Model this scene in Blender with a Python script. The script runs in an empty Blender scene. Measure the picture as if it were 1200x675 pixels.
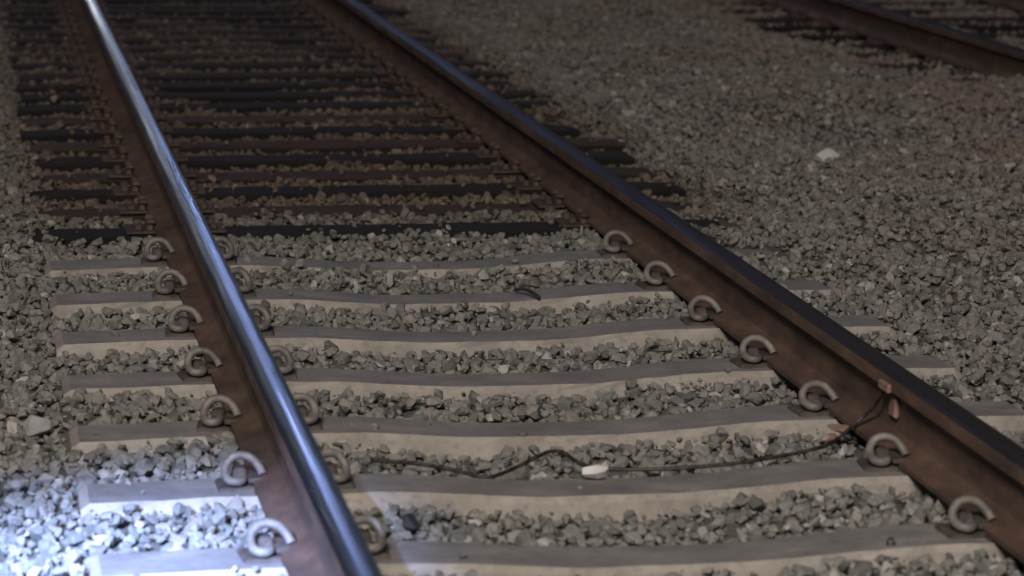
import bpy, bmesh, math, random
import numpy as np
from mathutils import Vector, Matrix
random.seed(4); rng=np.random.default_rng(7)
sc=bpy.context.scene
sc.view_settings.view_transform='Standard'
try: sc.view_settings.look='None'
except Exception: pass
sc.view_settings.exposure=0; sc.view_settings.gamma=1
COL=sc.collection
G=0.7535; HR=0.182

# ---------------------------------------------------------------- helpers
def newmat(name):
    m=bpy.data.materials.new(name); m.use_nodes=True
    nt=m.node_tree; b=nt.nodes['Principled BSDF']
    return m,nt,b
def L(nt,a,b): nt.links.new(a,b)
def ramp(nt,fac,stops):
    r=nt.nodes.new('ShaderNodeValToRGB'); e=r.color_ramp.elements
    while len(e)<len(stops): e.new(0.5)
    for i,(p,c) in enumerate(stops):
        e[i].position=p; e[i].color=(*c,1) if len(c)==3 else c
    L(nt,fac,r.inputs[0]); return r.outputs[0]
def mix(nt,f,a,b,mode='MIX'):
    m=nt.nodes.new('ShaderNodeMix'); m.data_type='RGBA'; m.blend_type=mode
    if isinstance(f,(int,float)): m.inputs[0].default_value=f
    else: L(nt,f,m.inputs[0])
    for s,v in ((6,a),(7,b)):
        if isinstance(v,tuple): m.inputs[s].default_value=(*v,1)
        else: L(nt,v,m.inputs[s])
    return m.outputs[2]
def mrange(nt,src,a,b,c=0,d=1):
    r=nt.nodes.new('ShaderNodeMapRange'); L(nt,src,r.inputs[0])
    for i,v in enumerate((a,b,c,d)): r.inputs[i+1].default_value=v
    return r.outputs[0]
def mul(nt,a,b):
    m=nt.nodes.new('ShaderNodeMath'); m.operation='MULTIPLY'; L(nt,a,m.inputs[0])
    if isinstance(b,(int,float)): m.inputs[1].default_value=b
    else: L(nt,b,m.inputs[1])
    return m.outputs[0]
def wpos(nt,scale=(1,1,1)):
    g=nt.nodes.new('ShaderNodeNewGeometry'); mp=nt.nodes.new('ShaderNodeMapping')
    mp.inputs['Scale'].default_value=scale; L(nt,g.outputs['Position'],mp.inputs[0]); return mp.outputs[0],g
def noise(nt,vec,scale,detail=4,rough=.55):
    n=nt.nodes.new('ShaderNodeTexNoise'); n.inputs['Scale'].default_value=scale
    n.inputs['Detail'].default_value=detail; n.inputs['Roughness'].default_value=rough
    L(nt,vec,n.inputs['Vector']); return n.outputs[0]
def bump(nt,b,h,strength,dist):
    n=nt.nodes.new('ShaderNodeBump'); n.inputs['Strength'].default_value=strength
    n.inputs['Distance'].default_value=dist; L(nt,h,n.inputs['Height']); L(nt,n.outputs[0],b.inputs['Normal'])
def obj(name,me,mats=(),parent=None):
    o=bpy.data.objects.new(name,me); COL.objects.link(o)
    for m in mats:
        if m.name not in [x.name for x in me.materials if x]: me.materials.append(m)
    if parent: o.parent=parent
    return o

# ---------------------------------------------------------------- materials
def ballast_mat(name,dark=1.0,inst=True):
    m,nt,b=newmat(name)
    v,g=wpos(nt)
    if inst:
        oi=nt.nodes.new('ShaderNodeObjectInfo'); rnd=oi.outputs['Random']
    else:
        rnd=noise(nt,v,28,2)
    k=dark
    c=ramp(nt,rnd,[(0,(.165*k,.163*k,.148*k)),(.3,(.23*k,.227*k,.205*k)),(.55,(.28*k,.274*k,.247*k)),(.78,(.26*k,.235*k,.205*k)),(.94,(.34*k,.325*k,.295*k)),(1,(.52*k,.49*k,.45*k))])
    sp=nt.nodes.new('ShaderNodeSeparateXYZ'); L(nt,g.outputs['Position'],sp.inputs[0])
    n1=noise(nt,v,1.3,1)
    f=mul(nt,mrange(nt,sp.outputs[0],.9,3.4),mrange(nt,n1,.3,.62))
    c=mix(nt,f,c,mix(nt,.45,c,(.29*k,.17*k,.12*k)))
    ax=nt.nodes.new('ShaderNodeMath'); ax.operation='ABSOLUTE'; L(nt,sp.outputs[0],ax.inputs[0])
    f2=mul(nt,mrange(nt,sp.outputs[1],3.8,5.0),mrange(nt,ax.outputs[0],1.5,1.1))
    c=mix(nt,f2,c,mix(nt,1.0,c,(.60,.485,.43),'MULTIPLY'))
    n2=noise(nt,v,90,1)
    c=mix(nt,.5,c,ramp(nt,n2,[(.3,(.5,.5,.5)),(.7,(1,1,1))]),'MULTIPLY')
    d=nt.nodes.new('ShaderNodeBsdfDiffuse'); L(nt,c,d.inputs[0]); 
    nt.nodes.remove(b); L(nt,d.outputs[0],nt.nodes['Material Output'].inputs[0])
    return m
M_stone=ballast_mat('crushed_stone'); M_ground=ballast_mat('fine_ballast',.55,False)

def concrete_mat():
    m,nt,b=newmat('weathered_concrete')
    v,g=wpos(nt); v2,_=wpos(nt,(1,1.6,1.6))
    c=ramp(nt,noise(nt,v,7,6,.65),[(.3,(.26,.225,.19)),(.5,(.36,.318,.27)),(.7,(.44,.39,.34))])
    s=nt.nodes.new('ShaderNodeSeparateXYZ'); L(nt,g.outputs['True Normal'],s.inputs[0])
    top_shade=ramp(nt,noise(nt,v2,6,6,.65),[(.3,(.165,.152,.143)),(.5,(.225,.208,.195)),(.72,(.32,.295,.27))])
    c=mix(nt,mrange(nt,s.outputs[2],.75,.98),c,top_shade)  # upward faces painted darker grey: grazing-light shade put into the colour
    c=mix(nt,ramp(nt,noise(nt,v,45,4),[(.5,(0,0,0)),(.8,(.45,.45,.45))]),c,(.10,.082,.07))
    L(nt,c,b.inputs['Base Color']); b.inputs['Roughness'].default_value=.65
    bump(nt,b,noise(nt,v,90,4),.3,.003); return m
def timber_mat():
    m,nt,b=newmat('creosoted_timber')
    v,g=wpos(nt,(1,11,11))
    oi=nt.nodes.new('ShaderNodeObjectInfo')
    c=ramp(nt,noise(nt,v,5,6,.7),[(.25,(.035,.022,.018)),(.5,(.095,.062,.050)),(.75,(.17,.115,.092))])
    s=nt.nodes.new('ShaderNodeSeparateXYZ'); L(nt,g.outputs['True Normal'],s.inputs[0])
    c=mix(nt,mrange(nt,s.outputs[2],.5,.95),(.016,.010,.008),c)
    c=mix(nt,1.0,c,oi.outputs['Color'],'MULTIPLY')
    L(nt,c,b.inputs['Base Color']); b.inputs['Roughness'].default_value=.85
    bump(nt,b,noise(nt,v,14,5,.7),.7,.008); return m
def rust_mat(name,a,bb,cc,rough=.6,metal=.25,sc_=(1,1,1),ns=14):
    m,nt,b=newmat(name); v,_=wpos(nt,sc_); v2,_=wpos(nt)
    c=ramp(nt,noise(nt,v,ns,6,.65),[(.3,a),(.52,bb),(.74,cc)])
    L(nt,c,b.inputs['Base Color']); b.inputs['Roughness'].default_value=rough; b.inputs['Metallic'].default_value=metal
    bump(nt,b,noise(nt,v2,120,4),.35,.002); return m
def steel_mat(name,base,r0,r1,metal=1):
    m,nt,b=newmat(name); v,_=wpos(nt,(60,.35,60)); v2,_=wpos(nt,(1,.25,1))
    n=noise(nt,v,1,5,.6)
    c=ramp(nt,n,[(.3,tuple(x*.55 for x in base)),(.7,base)])
    L(nt,c,b.inputs['Base Color']); b.inputs['Metallic'].default_value=metal
    L(nt,mrange(nt,noise(nt,v,1.7,4),.3,.7,r0,r1),b.inputs['Roughness'])
    bump(nt,b,noise(nt,v2,30,3),.05,.002); return m
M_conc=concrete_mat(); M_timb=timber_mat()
M_rail=rust_mat('rusty_rail_side',(.050,.030,.022),(.105,.062,.044),(.19,.110,.072),.78,.05,(1,.5,1.5),9)
M_top=steel_mat('polished_railhead',(.50,.52,.58),.25,.44)
M_band=steel_mat('worn_railhead_edge',(.20,.20,.23),.33,.5)
M_top2=steel_mat('dull_railhead',(.065,.050,.045),.5,.7,.7)
M_clip=rust_mat('clip_steel',(.10,.088,.076),(.20,.178,.155),(.32,.285,.25),.62,.15,ns=22)
M_shoulder=rust_mat('cast_shoulder',(.04,.030,.025),(.085,.066,.055),(.14,.11,.09),.75,.1,ns=22)
M_plate=rust_mat('baseplate_rust',(.04,.026,.021),(.08,.05,.04),(.14,.085,.065),.7,.2)

# ---------------------------------------------------------------- terrain height
kx=rng.normal(0,1,(18,2)); ph=rng.uniform(0,6.28,18); fr=np.concatenate([np.full(6,1.2),np.full(6,3.2),np.full(6,8.)]); am=np.concatenate([np.full(6,.006),np.full(6,.005),np.full(6,.004)])
def sstep(a,b,x):
    t=np.clip((x-a)/(b-a),0,1); return t*t*(3-2*t)
def tietop(x):
    ax=np.abs(x)
    return -0.026*(1-sstep(.12,.58,ax))-0.006*sstep(.85,1.25,ax)
def H(x,y):
    n=np.zeros_like(x)
    for i in range(18): n=n+am[i]*np.sin(fr[i]*(kx[i,0]*x+kx[i,1]*y)+ph[i])
    ins=1-sstep(1.2,1.32,np.abs(x))
    conc=-0.020+tietop(x)*.92
    wood=-0.029
    c=conc+(wood-conc)*sstep(3.8,4.1,y)
    out=np.where(x<0,-0.024,-0.022+.038*sstep(1.4,2.4,x))
    ins2=(1-sstep(1.15,1.4,np.abs(x-4.515)))*sstep(7.9,8.6,y)
    out=out+(-0.018-out)*ins2
    far=-0.35*sstep(6.5,9,x)
    return out+(c-out)*ins+n*(.7+.7*(1-ins))+far

def axis(a,b,st,far):
    core=list(np.arange(a,b+1e-6,st)); pre=[];q=a;s=st
    while q>-far: s*=1.5; q-=s; pre.append(q)
    post=[];q=b;s=st
    while q<far: s*=1.5; q+=s; post.append(q)
    return np.array(pre[::-1]+core+post)
X=axis(-3,7,.05,600); Y=axis(-2,24,.06,600)
XX,YY=np.meshgrid(X,Y); ZZ=H(XX,YY)-.014
nx,ny=len(X),len(Y)
vs=np.stack([XX.ravel(),YY.ravel(),ZZ.ravel()],1)
idx=np.arange(nx*ny).reshape(ny,nx)
fs=np.stack([idx[:-1,:-1].ravel(),idx[:-1,1:].ravel(),idx[1:,1:].ravel(),idx[1:,:-1].ravel()],1)
me=bpy.data.meshes.new('ground'); me.from_pydata(vs.tolist(),[],fs.tolist())
me.polygons.foreach_set('use_smooth',[True]*len(me.polygons))
obj('ground',me,[M_ground])

# ---------------------------------------------------------------- ballast stones
stones=bpy.data.collections.new('ballast_stones')
for i in range(14):
    bm=bmesh.new()
    a=np.array([1,random.uniform(.6,.95),random.uniform(.45,.8)])
    for _ in range(16):
        p=rng.normal(0,1,3); p/=np.linalg.norm(p); p=p*rng.uniform(.8,1.05)*a; bm.verts.new(p)
    r=bmesh.ops.convex_hull(bm,input=bm.verts)
    junk=[g for g in r['geom_interior'] if isinstance(g,bmesh.types.BMVert)]
    if junk: bmesh.ops.delete(bm,geom=junk,context='VERTS')
    bmesh.ops.dissolve_limit(bm,angle_limit=.22,verts=bm.verts,edges=bm.edges)
    sm=bpy.data.meshes.new('stone'); bm.to_mesh(sm); bm.free(); sm.materials.append(M_stone)
    o=bpy.data.objects.new('stone_shape_%02d'%i,sm); stones.objects.link(o)

WOOD_Y=[4.25+.45*i for i in range(60)]
WOOD2_Y=[8.35+.55*i for i in range(40)]
def scatter(x0,x1,y0,y1,pitch,smin,smax,zoff,keep=1.0):
    gx,gy=np.meshgrid(np.arange(x0,x1,pitch),np.arange(y0,y1,pitch))
    x=gx.ravel()+rng.uniform(-.55,.55,gx.size)*pitch; y=gy.ravel()+rng.uniform(-.55,.55,gx.size)*pitch
    k=rng.random(x.size)<keep; x=x[k]; y=y[k]
    d=y+6.0
    k=(x>-1.436-.8-.02*d)&(x<-1.436+d*.37+.8); x=x[k];y=y[k]
    s=rng.uniform(0,1,x.size)**1.6*(smax-smin)+smin
    z=H(x,y)+zoff+rng.normal(0,.006,x.size)
    top=np.zeros(x.size); on=np.zeros(x.size,bool)
    yc=np.round(y/.6)*.6
    m=(np.abs(y-yc)<.100)&(np.abs(x)<1.225)&(y<3.75)
    on|=m; top=np.where(m,tietop(x),top)
    for wy in WOOD_Y:
        m=(np.abs(y-wy)<.096)&(np.abs(x)<1.23); on|=m; top=np.where(m,0,top)
    for wy in WOOD2_Y:
        m=(np.abs(y-wy)<.092)&(np.abs(x-4.515)<1.24); on|=m; top=np.where(m,0,top)
    r=rng.random(x.size)
    wood=(y>3.9)
    pk=np.where(wood,.07,.018); pk=np.where(x>2.5,.5,pk)
    keepon=on&(r<pk)&(s<.018)
    z=np.where(keepon,top+s*.45,z)
    ok=(~on)|keepon
    for rx in (-G,G,3.76,5.27):
        nr=np.abs(x-rx)<.085
        ok&=~(nr&((z+s*.6>.004)|keepon))
    ok&=~((np.abs(np.abs(x)-.845)<.06)&keepon)
    return x[ok],y[ok],z[ok],s[ok]
parts=[scatter(-3.2,8.5,-1.3,24,.034,.013,.028,-.003),
       scatter(-3.2,8.5,-1.3,24,.055,.015,.033,.006,.5),
       scatter(-3.2,8.5,-1.3,7,.034,.005,.011,.006,.5)]
x=np.concatenate([p[0] for p in parts]);y=np.concatenate([p[1] for p in parts]);z=np.concatenate([p[2] for p in parts]);s=np.concatenate([p[3] for p in parts])
n=len(x); print('stones',n)
me=bpy.data.meshes.new('ballast'); me.vertices.add(n); me.vertices.foreach_set('co',np.stack([x,y,z],1).ravel())
a=me.attributes.new('rot','FLOAT_VECTOR','POINT'); a.data.foreach_set('vector',np.stack([rng.normal(0,.5,n),rng.normal(0,.5,n),rng.uniform(0,6.283,n)],1).ravel())
a=me.attributes.new('scl','FLOAT','POINT'); a.data.foreach_set('value',s)
a=me.attributes.new('idx','INT','POINT'); a.data.foreach_set('value',rng.integers(0,14,n))
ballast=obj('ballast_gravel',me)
ng=bpy.data.node_groups.new('scatter_stones','GeometryNodeTree')
ng.interface.new_socket('Geometry',in_out='INPUT',socket_type='NodeSocketGeometry')
ng.interface.new_socket('Geometry',in_out='OUTPUT',socket_type='NodeSocketGeometry')
gi=ng.nodes.new('NodeGroupInput'); go=ng.nodes.new('NodeGroupOutput')
ip=ng.nodes.new('GeometryNodeInstanceOnPoints'); ci=ng.nodes.new('GeometryNodeCollectionInfo')
ci.inputs['Collection'].default_value=stones; ci.inputs['Separate Children'].default_value=True; ci.inputs['Reset Children'].default_value=True
def na(nm,t):
    q=ng.nodes.new('GeometryNodeInputNamedAttribute'); q.data_type=t; q.inputs['Name'].default_value=nm; return q.outputs[0]
e2r=ng.nodes.new('FunctionNodeEulerToRotation')
ng.links.new(na('rot','FLOAT_VECTOR'),e2r.inputs[0]); ng.links.new(e2r.outputs[0],ip.inputs['Rotation'])
ng.links.new(na('scl','FLOAT'),ip.inputs['Scale']); ng.links.new(na('idx','INT'),ip.inputs['Instance Index'])
ip.inputs['Pick Instance'].default_value=True
ng.links.new(gi.outputs[0],ip.inputs['Points']); ng.links.new(ci.outputs[0],ip.inputs['Instance']); ng.links.new(ip.outputs[0],go.inputs[0])
md=ballast.modifiers.new('scatter','NODES'); md.node_group=ng

# ---------------------------------------------------------------- rails
def rail_profile():
    h=[(0,.172),(.018,.1715),(.028,.169),(.034,.164),(.036,.157),(.0365,.134),(.033,.129),(.012,.121),(.009,.112),(.0083,.085),(.0095,.05),(.014,.036),(.030,.0275),(.070,.0135),(.075,.0115),(.075,.0)]
    return h+[(-a,b) for a,b in h[1:]][::-1]
def make_rail(name,xc,mt,band=None):
    pr=rail_profile(); ys=[-9+ .5*i for i in range(180)]
    if band:
        i=len(pr)-1; pr=pr[:i]+[(-.018,.1715),(-.007,.172)]+pr[i+1:] if abs(pr[i][0]+.018)<1e-6 else pr
    bm=bmesh.new(); rows=[]
    for yy in ys:
        rows.append([bm.verts.new((xc+a,yy,b+.010)) for a,b in pr])
    m=len(pr)
    for i in range(len(rows)-1):
        for j in range(m):
            k=(j+1)%m
            f=bm.faces.new((rows[i][j],rows[i+1][j],rows[i+1][k],rows[i][k]))
            f.smooth=True
            zz=(pr[j][1]+pr[k][1])/2; xx=(pr[j][0]+pr[k][0])/2
            f.material_index=0
            if zz>.1635:
                f.material_index=1
                if band and xx<-.006: f.material_index=2
    bm.faces.new(rows[0]); bm.faces.new(rows[-1][::-1])
    bmesh.ops.recalc_face_normals(bm,faces=bm.faces)
    for e in bm.edges:
        if len(e.link_faces)==2 and e.calc_face_angle(0)>.5: e.smooth=False
    me=bpy.data.meshes.new(name); bm.to_mesh(me); bm.free()
    return obj(name,me,[M_rail,mt]+([M_band] if band else []))
make_rail('steel_rail',-G,M_top,True); rail_r=make_rail('steel_rail',G,M_top2)
make_rail('steel_rail',3.76,M_top2); make_rail('steel_rail',5.27,M_top2)

# ---------------------------------------------------------------- fastening clip mesh
def tube(bm,pts,r,seg=10,closed=False):
    P=[Vector(p) for p in pts]; Q=[]
    for i in range(len(P)-1):
        p0=P[max(i-1,0)];p1=P[i];p2=P[i+1];p3=P[min(i+2,len(P)-1)]
        for t in np.linspace(0,1,5)[:-1]:
            Q.append(.5*((2*p1)+(-p0+p2)*t+(2*p0-5*p1+4*p2-p3)*t*t+(-p0+3*p1-3*p2+p3)*t**3))
    Q.append(P[-1]); up=Vector((0.3,.2,1)).normalized(); rings=[]
    for i,q in enumerate(Q):
        d=(Q[min(i+1,len(Q)-1)]-Q[max(i-1,0)]).normalized()
        up=(up-up.dot(d)*d).normalized(); sd=d.cross(up)
        rr=r(i/(len(Q)-1)) if callable(r) else r
        rings.append([bm.verts.new(q+rr*(math.cos(6.2832*k/seg)*up+math.sin(6.2832*k/seg)*sd)) for k in range(seg)])
    for a,b in zip(rings[:-1],rings[1:]):
        for k in range(seg):
            f=bm.faces.new((a[k],a[(k+1)%seg],b[(k+1)%seg],b[k])); f.smooth=True
    bm.faces.new(rings[0][::-1]); bm.faces.new(rings[-1])
def box(bm,c,sz,bev=.003,rot=None,taper=1,mi=0):
    old=set(bm.faces)
    r=bmesh.ops.create_cube(bm,size=1); vv=r['verts']
    for v in vv:
        k=taper if v.co.z>0 else 1
        v.co=Vector((v.co.x*sz[0]*k,v.co.y*sz[1]*k,v.co.z*sz[2]))
        if rot: v.co=rot@v.co
        v.co+=Vector(c)
    ed=list({e for v in vv for e in v.link_edges})
    if bev: bmesh.ops.bevel(bm,geom=ed,offset=bev,segments=1,affect='EDGES')
    if mi:
        for f in bm.faces:
            if f not in old: f.material_index=mi
# local: +x points away from the rail, origin at foot edge
CLIP=[(.018,.055,.024),(.018,.0,.024),(.022,-.036,.024),(.036,-.050,.024),(.052,-.042,.026),(.058,-.018,.034),(.056,-.004,.050),(.042,.002,.067),(.020,.0,.073),(-.002,-.006,.066),(-.018,-.018,.048),(-.024,-.030,.034)]
def add_clip(bm,side_x,sgn,yc,jr):
    tmp=bmesh.new()
    tube(tmp,CLIP,.0100,10)
    box(tmp,(.024,.014,.020),(.040,.066,.048),.006,taper=.75,mi=1)   # cast shoulder
    box(tmp,(.034,.004,.003),(.086,.110,.014),.004,taper=.92,mi=1)   # shoulder base on the sleeper
    box(tmp,(-.014,0,.0225),(.046,.085,.013),.003,mi=1)              # insulator on the rail foot
    for v in tmp.verts:
        c=Matrix.Rotation(jr,3,'Z')@v.co.copy()
        v.co=Vector((side_x+sgn*c.x, yc+c.y, c.z))
    if sgn<0: bmesh.ops.reverse_faces(tmp,faces=tmp.faces)
    t=bpy.data.meshes.new('t'); tmp.to_mesh(t); tmp.free(); bm.from_mesh(t); bpy.data.meshes.remove(t)

# ---------------------------------------------------------------- concrete sleepers
def conc_sleeper(yc):
    bm=bmesh.new(); LEN=1.215
    xs=sorted(set([-LEN,-LEN+.02]+list(np.linspace(-1.15,1.15,40))+[LEN-.02,LEN])); rows=[]
    for xx in xs:
        t=float(tietop(np.array(xx))); e=.014 if abs(xx)>LEN-.001 else 0
        w=.098-.012*(1-min(abs(xx)/.5,1)); t-=e
        j=lambda s:random.uniform(-s,s)
        pr=[(-.150,-.20),(-w-.014,t-.075),(-w-.004+j(.002),t-.014+j(.003)),(-w+.010+j(.004),t+j(.001)),(w-.010+j(.003),t),(w+.004,t-.014),(w+.014,t-.075),(.150,-.20)]
        rows.append([bm.verts.new((xx,yc+a,b)) for a,b in pr])
    for a,b in zip(rows[:-1],rows[1:]):
        for k in range(7): bm.faces.new((a[k],b[k],b[k+1],a[k+1]))
    bm.faces.new(rows[0]); bm.faces.new(rows[-1][::-1])
    bmesh.ops.recalc_face_normals(bm,faces=bm.faces)
    me=bpy.data.meshes.new('concrete_sleeper'); bm.to_mesh(me); bm.free()
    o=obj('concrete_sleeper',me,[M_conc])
    bm=bmesh.new()
    for rx in (-G,G):
        for sg in (-1,1): add_clip(bm,rx+sg*.078,sg,yc,random.uniform(-.14,.14))
        box(bm,(rx,yc,.005),(.149,.17,.0095),.001,mi=1)
    me=bpy.data.meshes.new('rail_clips'); bm.to_mesh(me); bm.free()
    obj('rail_clips',me,[M_clip,M_shoulder],o)
for k in range(-4,7): conc_sleeper(.6*k)

# ---------------------------------------------------------------- timber sleepers
def timber(yc,xc,tone):
    bm=bmesh.new(); LEN=1.22
    l0=-LEN+random.uniform(-.03,.03); l1=LEN+random.uniform(-.05,.09)
    xs=np.linspace(l0,l1,22); rows=[]; sk=random.uniform(-.008,.008); dz=random.uniform(-.008,.002)
    for i,xx in enumerate(xs):
        w=.104; e=.006 if i in(0,21) else 0
        j=lambda s:random.uniform(-s,s)
        pr=[(-w,-.18),(-w+j(.003),-.012-e),(-w+.009+j(.003),dz-e+j(.002)),(0,dz+j(.002)-e),(w-.009+j(.003),dz-e+j(.002)),(w+j(.003),-.012-e),(w,-.18)]
        rows.append([bm.verts.new((xc+xx,yc+a+sk*xx,b)) for a,b in pr])
    for a,b in zip(rows[:-1],rows[1:]):
        for k in range(6): bm.faces.new((a[k],b[k],b[k+1],a[k+1]))
    bm.faces.new(rows[0]); bm.faces.new(rows[-1][::-1])
    bmesh.ops.recalc_face_normals(bm,faces=bm.faces)
    me=bpy.data.meshes.new('wooden_sleeper'); bm.to_mesh(me); bm.free()
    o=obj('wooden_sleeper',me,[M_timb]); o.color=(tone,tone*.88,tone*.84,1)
    bm=bmesh.new()
    for rx in (xc-.755,xc+.755):
        box(bm,(rx,yc,.0045),(.34,.17,.010),.002)
        for sg in (-1,1):
            box(bm,(rx+sg*.089,yc,.020),(.026,.12,.026),.004,taper=.8)
            for yy in (-.05,.05):
                box(bm,(rx+sg*.128,yc+yy,.020),(.030,.030,.024),.005,taper=.75)
                box(bm,(rx+sg*.085,yc+yy,.040),(.034,.026,.018),.004,taper=.7)
    me=bpy.data.meshes.new('baseplates'); bm.to_mesh(me); bm.free()
    obj('baseplates',me,[M_plate],o)
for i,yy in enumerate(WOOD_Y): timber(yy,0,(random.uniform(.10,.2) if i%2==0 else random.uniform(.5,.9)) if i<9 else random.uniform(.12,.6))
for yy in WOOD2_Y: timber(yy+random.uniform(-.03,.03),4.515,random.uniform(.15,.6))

# ---------------------------------------------------------------- bond cable, debris
Mc,nt,b=newmat('cable_sheath'); b.inputs['Roughness'].default_value=.5
v,_=wpos(nt); L(nt,ramp(nt,noise(nt,v,30,3),[(.45,(.02,.016,.015)),(.7,(.09,.07,.06))]),b.inputs['Base Color'])
bm=bmesh.new()
C=[(-.52,.86,-.012),(-.43,.80,-.006),(-.34,.74,-.012),(-.28,.70,-.02),(-.235,.715,-.016),(-.144,.80,-.004),(-.10,.835,.004),(-.065,.837,.0),(-.027,.721,-.008),(.109,.687,-.010),(.292,.681,-.002),(.451,.73,.004),(.56,.79,.008),(.62,.86,.012),(.665,.90,.03),(.700,.90,.06),(.715,.86,.10),(.716,.82,.145)]
tube(bm,C,.0048,8)
me=bpy.data.meshes.new('bond_cable'); bm.to_mesh(me); bm.free(); cable=obj('bond_cable',me,[Mc])
Mb=rust_mat('bond_weld',(.20,.12,.095),(.32,.20,.16),(.42,.29,.24),.6,.1)
bm=bmesh.new(); box(bm,(.7125,.80,.150),(.012,.075,.022),.003); box(bm,(.738,.80,.100),(.016,.055,.055),.006,rot=None,taper=.8)
me=bpy.data.meshes.new('bond_terminal'); bm.to_mesh(me); bm.free(); obj('bond_terminal',me,[Mb],cable)

def rock(name,c,sc3,mat,seed):
    r=np.random.default_rng(seed); bm=bmesh.new()
    for _ in range(18):
        p=r.normal(0,1,3); p/=np.linalg.norm(p); bm.verts.new(p*np.array(sc3)*r.uniform(.8,1.1))
    q=bmesh.ops.convex_hull(bm,input=bm.verts); jk=[g for g in q['geom_interior'] if isinstance(g,bmesh.types.BMVert)]
    if jk: bmesh.ops.delete(bm,geom=jk,context='VERTS')
    bmesh.ops.bevel(bm,geom=list(bm.edges),offset=.0015,segments=1,affect='EDGES')
    bmesh.ops.translate(bm,verts=bm.verts,vec=c)
    me=bpy.data.meshes.new(name); bm.to_mesh(me); bm.free(); return obj(name,me,[mat])
Mw=rust_mat('pale_quartz',(.50,.48,.46),(.70,.67,.64),(.80,.78,.75),.6,0)
Mg=rust_mat('grey_granite',(.24,.24,.23),(.33,.33,.32),(.40,.40,.39),.8,0)
Mk=rust_mat('dark_slag',(.015,.015,.018),(.03,.03,.035),(.06,.06,.065),.5,0)
rock('pale_stone',(-.02,.66,-.006),(.042,.024,.018),Mw,1)
rock('pale_stone',(.645,.95,.012),(.035,.05,.012),Mb,2)
rock('pale_stone',(.60,.88,.008),(.03,.02,.01),Mb,8)
rock('pale_stone',(1.96,5.62,.04),(.06,.06,.03),Mw,3)
rock('grey_stone',(-1.29,1.27,.0),(.042,.04,.03),Mg,4)
rock('dark_stone',(-.516,.30,-.018),(.026,.03,.025),Mk,5)
rock('dark_stone',(.468,-.06,-.005),(.014,.014,.02),Mk,6)
bm=bmesh.new(); tube(bm,[(.215,3.04,-.01),(.235,3.0,.0),(.25,2.93,.0),(.265,2.9,-.01)],.006,6)
me=bpy.data.meshes.new('twig'); bm.to_mesh(me); bm.free(); obj('twig',me,[Mk])

# ---------------------------------------------------------------- camera
R=Matrix(((0.984293,0.018887,-0.175528),(-0.176077,0.177113,-0.968312),(0.0128,0.984009,0.177657)))
cam=bpy.data.cameras.new('camera'); co=bpy.data.objects.new('camera',cam); COL.objects.link(co)
co.matrix_world=Matrix.Translation((-1.43611,-6.01174,1.65706))@R.to_4x4()
cam.sensor_width=36; cam.lens=36*3530.73/1200; cam.clip_end=2000; cam.clip_start=.05
cam.dof.use_dof=True; cam.dof.focus_distance=8.8; cam.dof.aperture_fstop=4.0
sc.camera=co

# ---------------------------------------------------------------- light
w=bpy.data.worlds.new('World'); sc.world=w; w.use_nodes=True; nt=w.node_tree
sky=nt.nodes.new('ShaderNodeTexSky'); sky.sky_type='NISHITA'; sky.sun_disc=False
sky.sun_elevation=math.radians(38); sky.sun_rotation=math.radians(200)
L(nt,sky.outputs[0],nt.nodes['Background'].inputs[0]); nt.nodes['Background'].inputs[1].default_value=.012
def aim(o,frm,to):
    o.location=frm; o.rotation_euler=(Vector(to)-Vector(frm)).to_track_quat('-Z','Y').to_euler()
def light(name,t,frm,to,e,col,**kw):
    l=bpy.data.lights.new(name,t); l.energy=e; l.color=col
    for k,v in kw.items(): setattr(l,k,v)
    o=bpy.data.objects.new(name,l); COL.objects.link(o); aim(o,frm,to); return o
light('sun','SUN',(-4,-12,11),(0,0,0),.42,(1,.87,.77),angle=math.radians(16))
light('yard_lamp','AREA',(-3.0,-7.5,6.0),(0,2,0),700,(1,.93,.87),shape='DISK',size=1.8)
light('torch_beam','SPOT',(-2.6,-4.2,2.4),(-1.42,-.68,0),13500,(.34,.49,1),spot_size=math.radians(19),spot_blend=1.0,shadow_soft_size=.10)
light('rail_sheen_light','POINT',(2.7,30,7.7),(0,0,0),400,(.38,.50,1),shadow_soft_size=.35)  # unseen blue light added to make the near left rail head shine
light('distant_lamp','POINT',(.6,60,4.4),(0,0,0),1200,(.88,.92,1),shadow_soft_size=.4)
